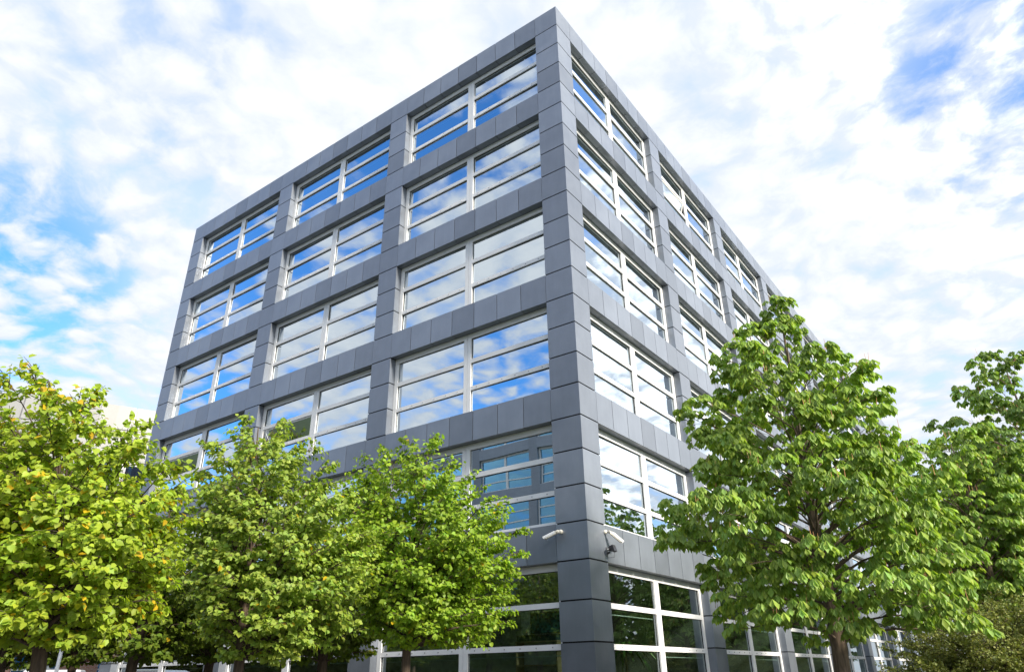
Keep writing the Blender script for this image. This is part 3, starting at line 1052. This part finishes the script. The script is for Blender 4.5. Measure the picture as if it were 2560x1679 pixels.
def arc_box(b, a0, a1, r0, r1, z0, z1, m, seg=4):
    for i in range(seg):
        t0, t1 = a0 + (a1 - a0) * i / seg, a0 + (a1 - a0) * (i + 1) / seg
        p = [(r1 * math.cos(t0), r1 * math.sin(t0), z0), (r1 * math.cos(t1), r1 * math.sin(t1), z0),
             (r0 * math.cos(t1), r0 * math.sin(t1), z0), (r0 * math.cos(t0), r0 * math.sin(t0), z0)]
        b.prism(p, (0, 0, z1 - z0), m)


A0, A1, NP = R(-100), R(90), 38
b = MB()
arc_box(b, A0, A1, WR - 0.6, WR - 0.05, 4.2, 18.6, M_GREYM, 40)
zl = [(4.2, 7.2), (7.2, 9.4), (11.0, 13.2), (14.9, 17.0), (17.0, 18.7)]
for i in range(NP):
    t0, t1 = A0 + (A1 - A0) * i / NP, A0 + (A1 - A0) * (i + 1) / NP
    g = 0.0016
    for z0, z1 in zl:
        arc_box(b, t0 + g, t1 - g, WR - 0.04, WR, z0 + 0.03, z1 - 0.03, M_WPANEL, 2)
b.build('wall', wb)
for i in range(NP):
    t0, t1 = A0 + (A1 - A0) * i / NP, A0 + (A1 - A0) * (i + 1) / NP
    if i % 3 == 2:
        for za, zb in ((9.42, 10.98), (13.22, 14.88)):
            b = MB()
            arc_box(b, t0 + 0.0009, t1 - 0.0009, WR - 0.04, WR, za, zb, M_WPANEL, 2)
            b.build('wall_pier', wb)
for k in range(NP):
    if k % 3 != 2 and 14 <= k <= 30:
        t0, t1 = A0 + (A1 - A0) * k / NP, A0 + (A1 - A0) * (k + 1) / NP
        for z0 in (9.42, 13.22):
            b = MB()
            arc_box(b, t0 + 0.001, t1 - 0.001, WR - 0.04, WR + 0.01, z0, z0 + 0.12, M_FRAME, 2)
            arc_box(b, t0 + 0.001, t1 - 0.001, WR - 0.04, WR + 0.01, z0 + 1.42, z0 + 1.54, M_FRAME, 2)
            arc_box(b, t0 + 0.001, t0 + 0.005, WR - 0.04, WR + 0.01, z0 + 0.12, z0 + 1.42, M_FRAME, 1)
            arc_box(b, t1 - 0.005, t1 - 0.001, WR - 0.04, WR + 0.01, z0 + 0.12, z0 + 1.42, M_FRAME, 1)
            wn = b.build('window', wb)
            b = MB()
            arc_box(b, t0 + 0.005, t1 - 0.005, WR - 0.045, WR - 0.03, z0 + 0.12, z0 + 1.42, M_BLUEGL, 1)
            b.build('pane', wn)
b = MB()
n_ = 60
b.poly([(WR * math.cos(A0 + (A1 - A0) * i / n_) * 0.995, WR * math.sin(A0 + (A1 - A0) * i / n_) * 0.995, 18.55) for i in range(n_ + 1)], M_ROOF)
b.build('roof', wb)
# brick ground storey with glazed bays
seg = 76
for i in range(seg):
    if i % 4 != 3:
        continue
    t0, t1 = A0 + (A1 - A0) * i / seg, A0 + (A1 - A0) * (i + 2) / seg
    bm_b = MB()
    arc_box(bm_b, t0, t1, WR - 0.4, WR - 0.02, 0, 4.2, M_BRICK, 1)
    bo = bm_b.build('brick_pier', wb)
    uvl = bo.data.uv_layers.new(name='UVMap')
    for pg in bo.data.polygons:
        for li in pg.loop_indices:
            co = bo.data.vertices[bo.data.loops[li].vertex_index].co
            uvl.data[li].uv = (math.atan2(co.y, co.x) * WR, co.z)
for i in range(seg):
    if i % 4 == 1:
        t0, t1 = A0 + (A1 - A0) * i / seg, A0 + (A1 - A0) * (i + 2) / seg
        b = MB()
        for q in range(4):
            tt = t0 + (t1 - t0) * q / 3
            arc_box(b, tt - 0.0012, tt + 0.0012, WR - 0.27, WR - 0.2, 0.0, 4.2, M_WHITE, 1)
        for z in (2.3, 3.2):
            arc_box(b, t0 + 0.0005, t1 - 0.0005, WR - 0.265, WR - 0.205, z, z + 0.08, M_WHITE, 2)
        fr_ = b.build('shopfront', wb)
        b = MB()
        arc_box(b, t0, t1, WR - 0.3, WR - 0.28, 0.0, 4.2, M_BLUEGL, 2)
        b.build('pane', fr_)

# sign plate beside the brick
sg = thing('wall_sign', 'white sign plate with a broken grey and red ring near the brick piers', 'sign', (-36.4, 3.72, 0), R(-23))
b = MB()
b.box(-0.04, 0.04, -0.35, 0.35, 1.2, 3.1, M_WHITE)
b.build('plate', sg)
b = MB()
b.box(-0.03, 0.03, -0.30, -0.24, 0, 1.2, M_GREYM)
b.box(-0.03, 0.03, 0.24, 0.30, 0, 1.2, M_GREYM)
b.build('leg', sg)
M_RED = plain("sign_red", (0.55, 0.03, 0.03), 0.5)
b = MB()
for i in range(14):
    a0 = R(40 + i * 20)
    a1 = a0 + R(20)
    m_ = M_RED if i < 4 else M_GREYM
    pts = [(0.045, 0.22 * math.cos(a0), 2.78 + 0.22 * math.sin(a0)), (0.045, 0.22 * math.cos(a1), 2.78 + 0.22 * math.sin(a1)),
           (0.045, 0.15 * math.cos(a1), 2.78 + 0.15 * math.sin(a1)), (0.045, 0.15 * math.cos(a0), 2.78 + 0.15 * math.sin(a0))]
    b.prism(pts, (0.006, 0, 0), m_)
b.build('emblem', sg)

# van, nose towards the camera
van = thing('van', 'silver white van parked nose on under the trees at the lower left', 'van', (-22.2, -1.75, 0), R(-28))
M_VAN = plain("van_paint", (0.62, 0.64, 0.67), 0.25, 0.3, 0.6, 0.02)
M_TYRE = plain("tyre_rubber", (0.02, 0.02, 0.02), 0.8)
sidep = [(2.35, 0.35), (2.42, 0.75), (2.30, 1.02), (1.55, 1.18), (0.95, 1.92), (0.6, 2.04), (-2.1, 2.06), (-2.35, 1.9), (-2.42, 0.9), (-2.38, 0.35)]
b = MB()
b.prism([(x, -0.92, z) for x, z in sidep], (0, 1.84, 0), M_VAN)
bd = b.build('body', van)
bev = bd.modifiers.new('bevel', 'BEVEL')
bev.width = 0.07
bev.segments = 3
b = MB()
nrm = Vector((0.74, 0, 0.60)).normalized() * 0.012
b.prism([tuple(Vector((1.50, -0.76, 1.24)) + nrm), tuple(Vector((1.50, 0.76, 1.24)) + nrm), tuple(Vector((1.00, 0.70, 1.86)) + nrm), tuple(Vector((1.00, -0.70, 1.86)) + nrm)],
        tuple(-nrm * 1.5), M_LENS)
b.build('windscreen', van)
for s_ in (-1, 1):
    b = MB()
    for x0, x1 in ((0.15, 0.95), (-0.95, 0.05), (-2.1, -1.05)):
        top_x = x1 - 0.15 if x0 > 0 else x1
        b.prism([(x0, s_ * 0.925, 1.25), (x1 + (0.25 if x0 > 0 else 0), s_ * 0.925, 1.25), (top_x, s_ * 0.925, 1.85), (x0, s_ * 0.925, 1.85)], (0, s_ * 0.008, 0), M_LENS)
    b.build('side_window', van)
    b = MB()
    b.box(2.28, 2.40, s_ * 0.62 - 0.2, s_ * 0.62 + 0.2, 0.78, 0.98, M_FRAME)
    b.build('headlight', van)
    b = MB()
    b.box(1.15, 1.30, s_ * 0.93 if s_ > 0 else -1.15, 1.15 if s_ > 0 else -0.93, 1.22, 1.42, M_BLACK)
    b.build('wing_mirror', van)
    for x in (1.45, -1.5):
        b = MB()
        y0 = s_ * 0.70
        b.tube([(x, y0, 0.34), (x, s_ * 0.94, 0.34)], [0.34, 0.34], 20, M_TYRE)
        wh = b.build('wheel', van)
        b = MB()
        b.tube([(x, s_ * 0.935, 0.34), (x, s_ * 0.95, 0.34)], [0.2, 0.19], 16, M_FRAME)
        b.build('rim', wh)
b = MB()
b.box(2.36, 2.46, -0.9, 0.9, 0.36, 0.62, M_BLACK)
b.build('bumper', van)

po = thing('marker_post', 'slim white post under the lindens in front of the van', 'post', (-9.8, -6.99, 0))
b = MB()
b.tube([(0, 0, 0), (0, 0, 2.25)], [0.04, 0.04], 12, M_WHITE)
b.build('pole', po, smooth=True)
b = MB()
b.tube([(0, 0, 2.252), (0, 0, 2.30)], [0.05, 0.03], 12, M_WHITE)
b.build('cap', po, smooth=True)

# ------------------------------------------------------------------ the block opposite, mirrored in the left facade
M_FARGL = mat_glass("teal_glass", (0.10, 0.25, 0.34), 0.40, coat=(0.30, 0.66, 0.92))
op = thing('facing_office_block', 'grey office block across the road, seen only as a mirror image in the left facade', 'office building', (-44.0, -33.0, 0))
WO, HO, FO = 46.0, 23.5, 6
b = MB()
b.box(0, WO, -14, -0.4, 0, HO, M_PANEL)
for f in range(FO + 1):
    z1 = HO - f * 3.6
    b.box(0, WO, -0.395, 0, max(z1 - 0.9, 0), z1, M_PANEL)
for i in range(8):
    b.box(i * 6.45, i * 6.45 + 0.85, -0.39, 0.004, 0, HO - 0.002, M_PANEL)
b.build('wall', op)
for f in range(FO):
    z1 = HO - 0.9 - f * 3.6
    for i in range(7):
        x0, x1 = i * 6.45 + 0.85, (i + 1) * 6.45
        b = MB()
        b.box(x0, x1, -0.3, -0.25, z1 - 0.15, z1, M_FRAME)
        b.box(x0, x1, -0.3, -0.25, z1 - 2.7, z1 - 2.58, M_FRAME)
        b.box(x0, x0 + 0.12, -0.3, -0.25, z1 - 2.58, z1 - 0.15, M_FRAME)
        b.box(x1 - 0.12, x1, -0.3, -0.25, z1 - 2.58, z1 - 0.15, M_FRAME)
        xm = (x0 + x1) / 2
        b.box(xm - 0.12, xm + 0.12, -0.3, -0.251, z1 - 2.58, z1 - 0.15, M_FRAME)
        for zz in (z1 - 0.95, z1 - 1.8):
            b.box(x0 + 0.12, xm - 0.12, -0.3, -0.252, zz - 0.1, zz, M_FRAME)
            b.box(xm + 0.12, x1 - 0.12, -0.3, -0.252, zz - 0.1, zz, M_FRAME)
        wn = b.build('window', op)
        b = MB()
        b.poly([(x0, -0.32, z1 - 2.7), (x1, -0.32, z1 - 2.7), (x1, -0.32, z1), (x0, -0.32, z1)], M_FARGL)
        b.build('pane', wn)
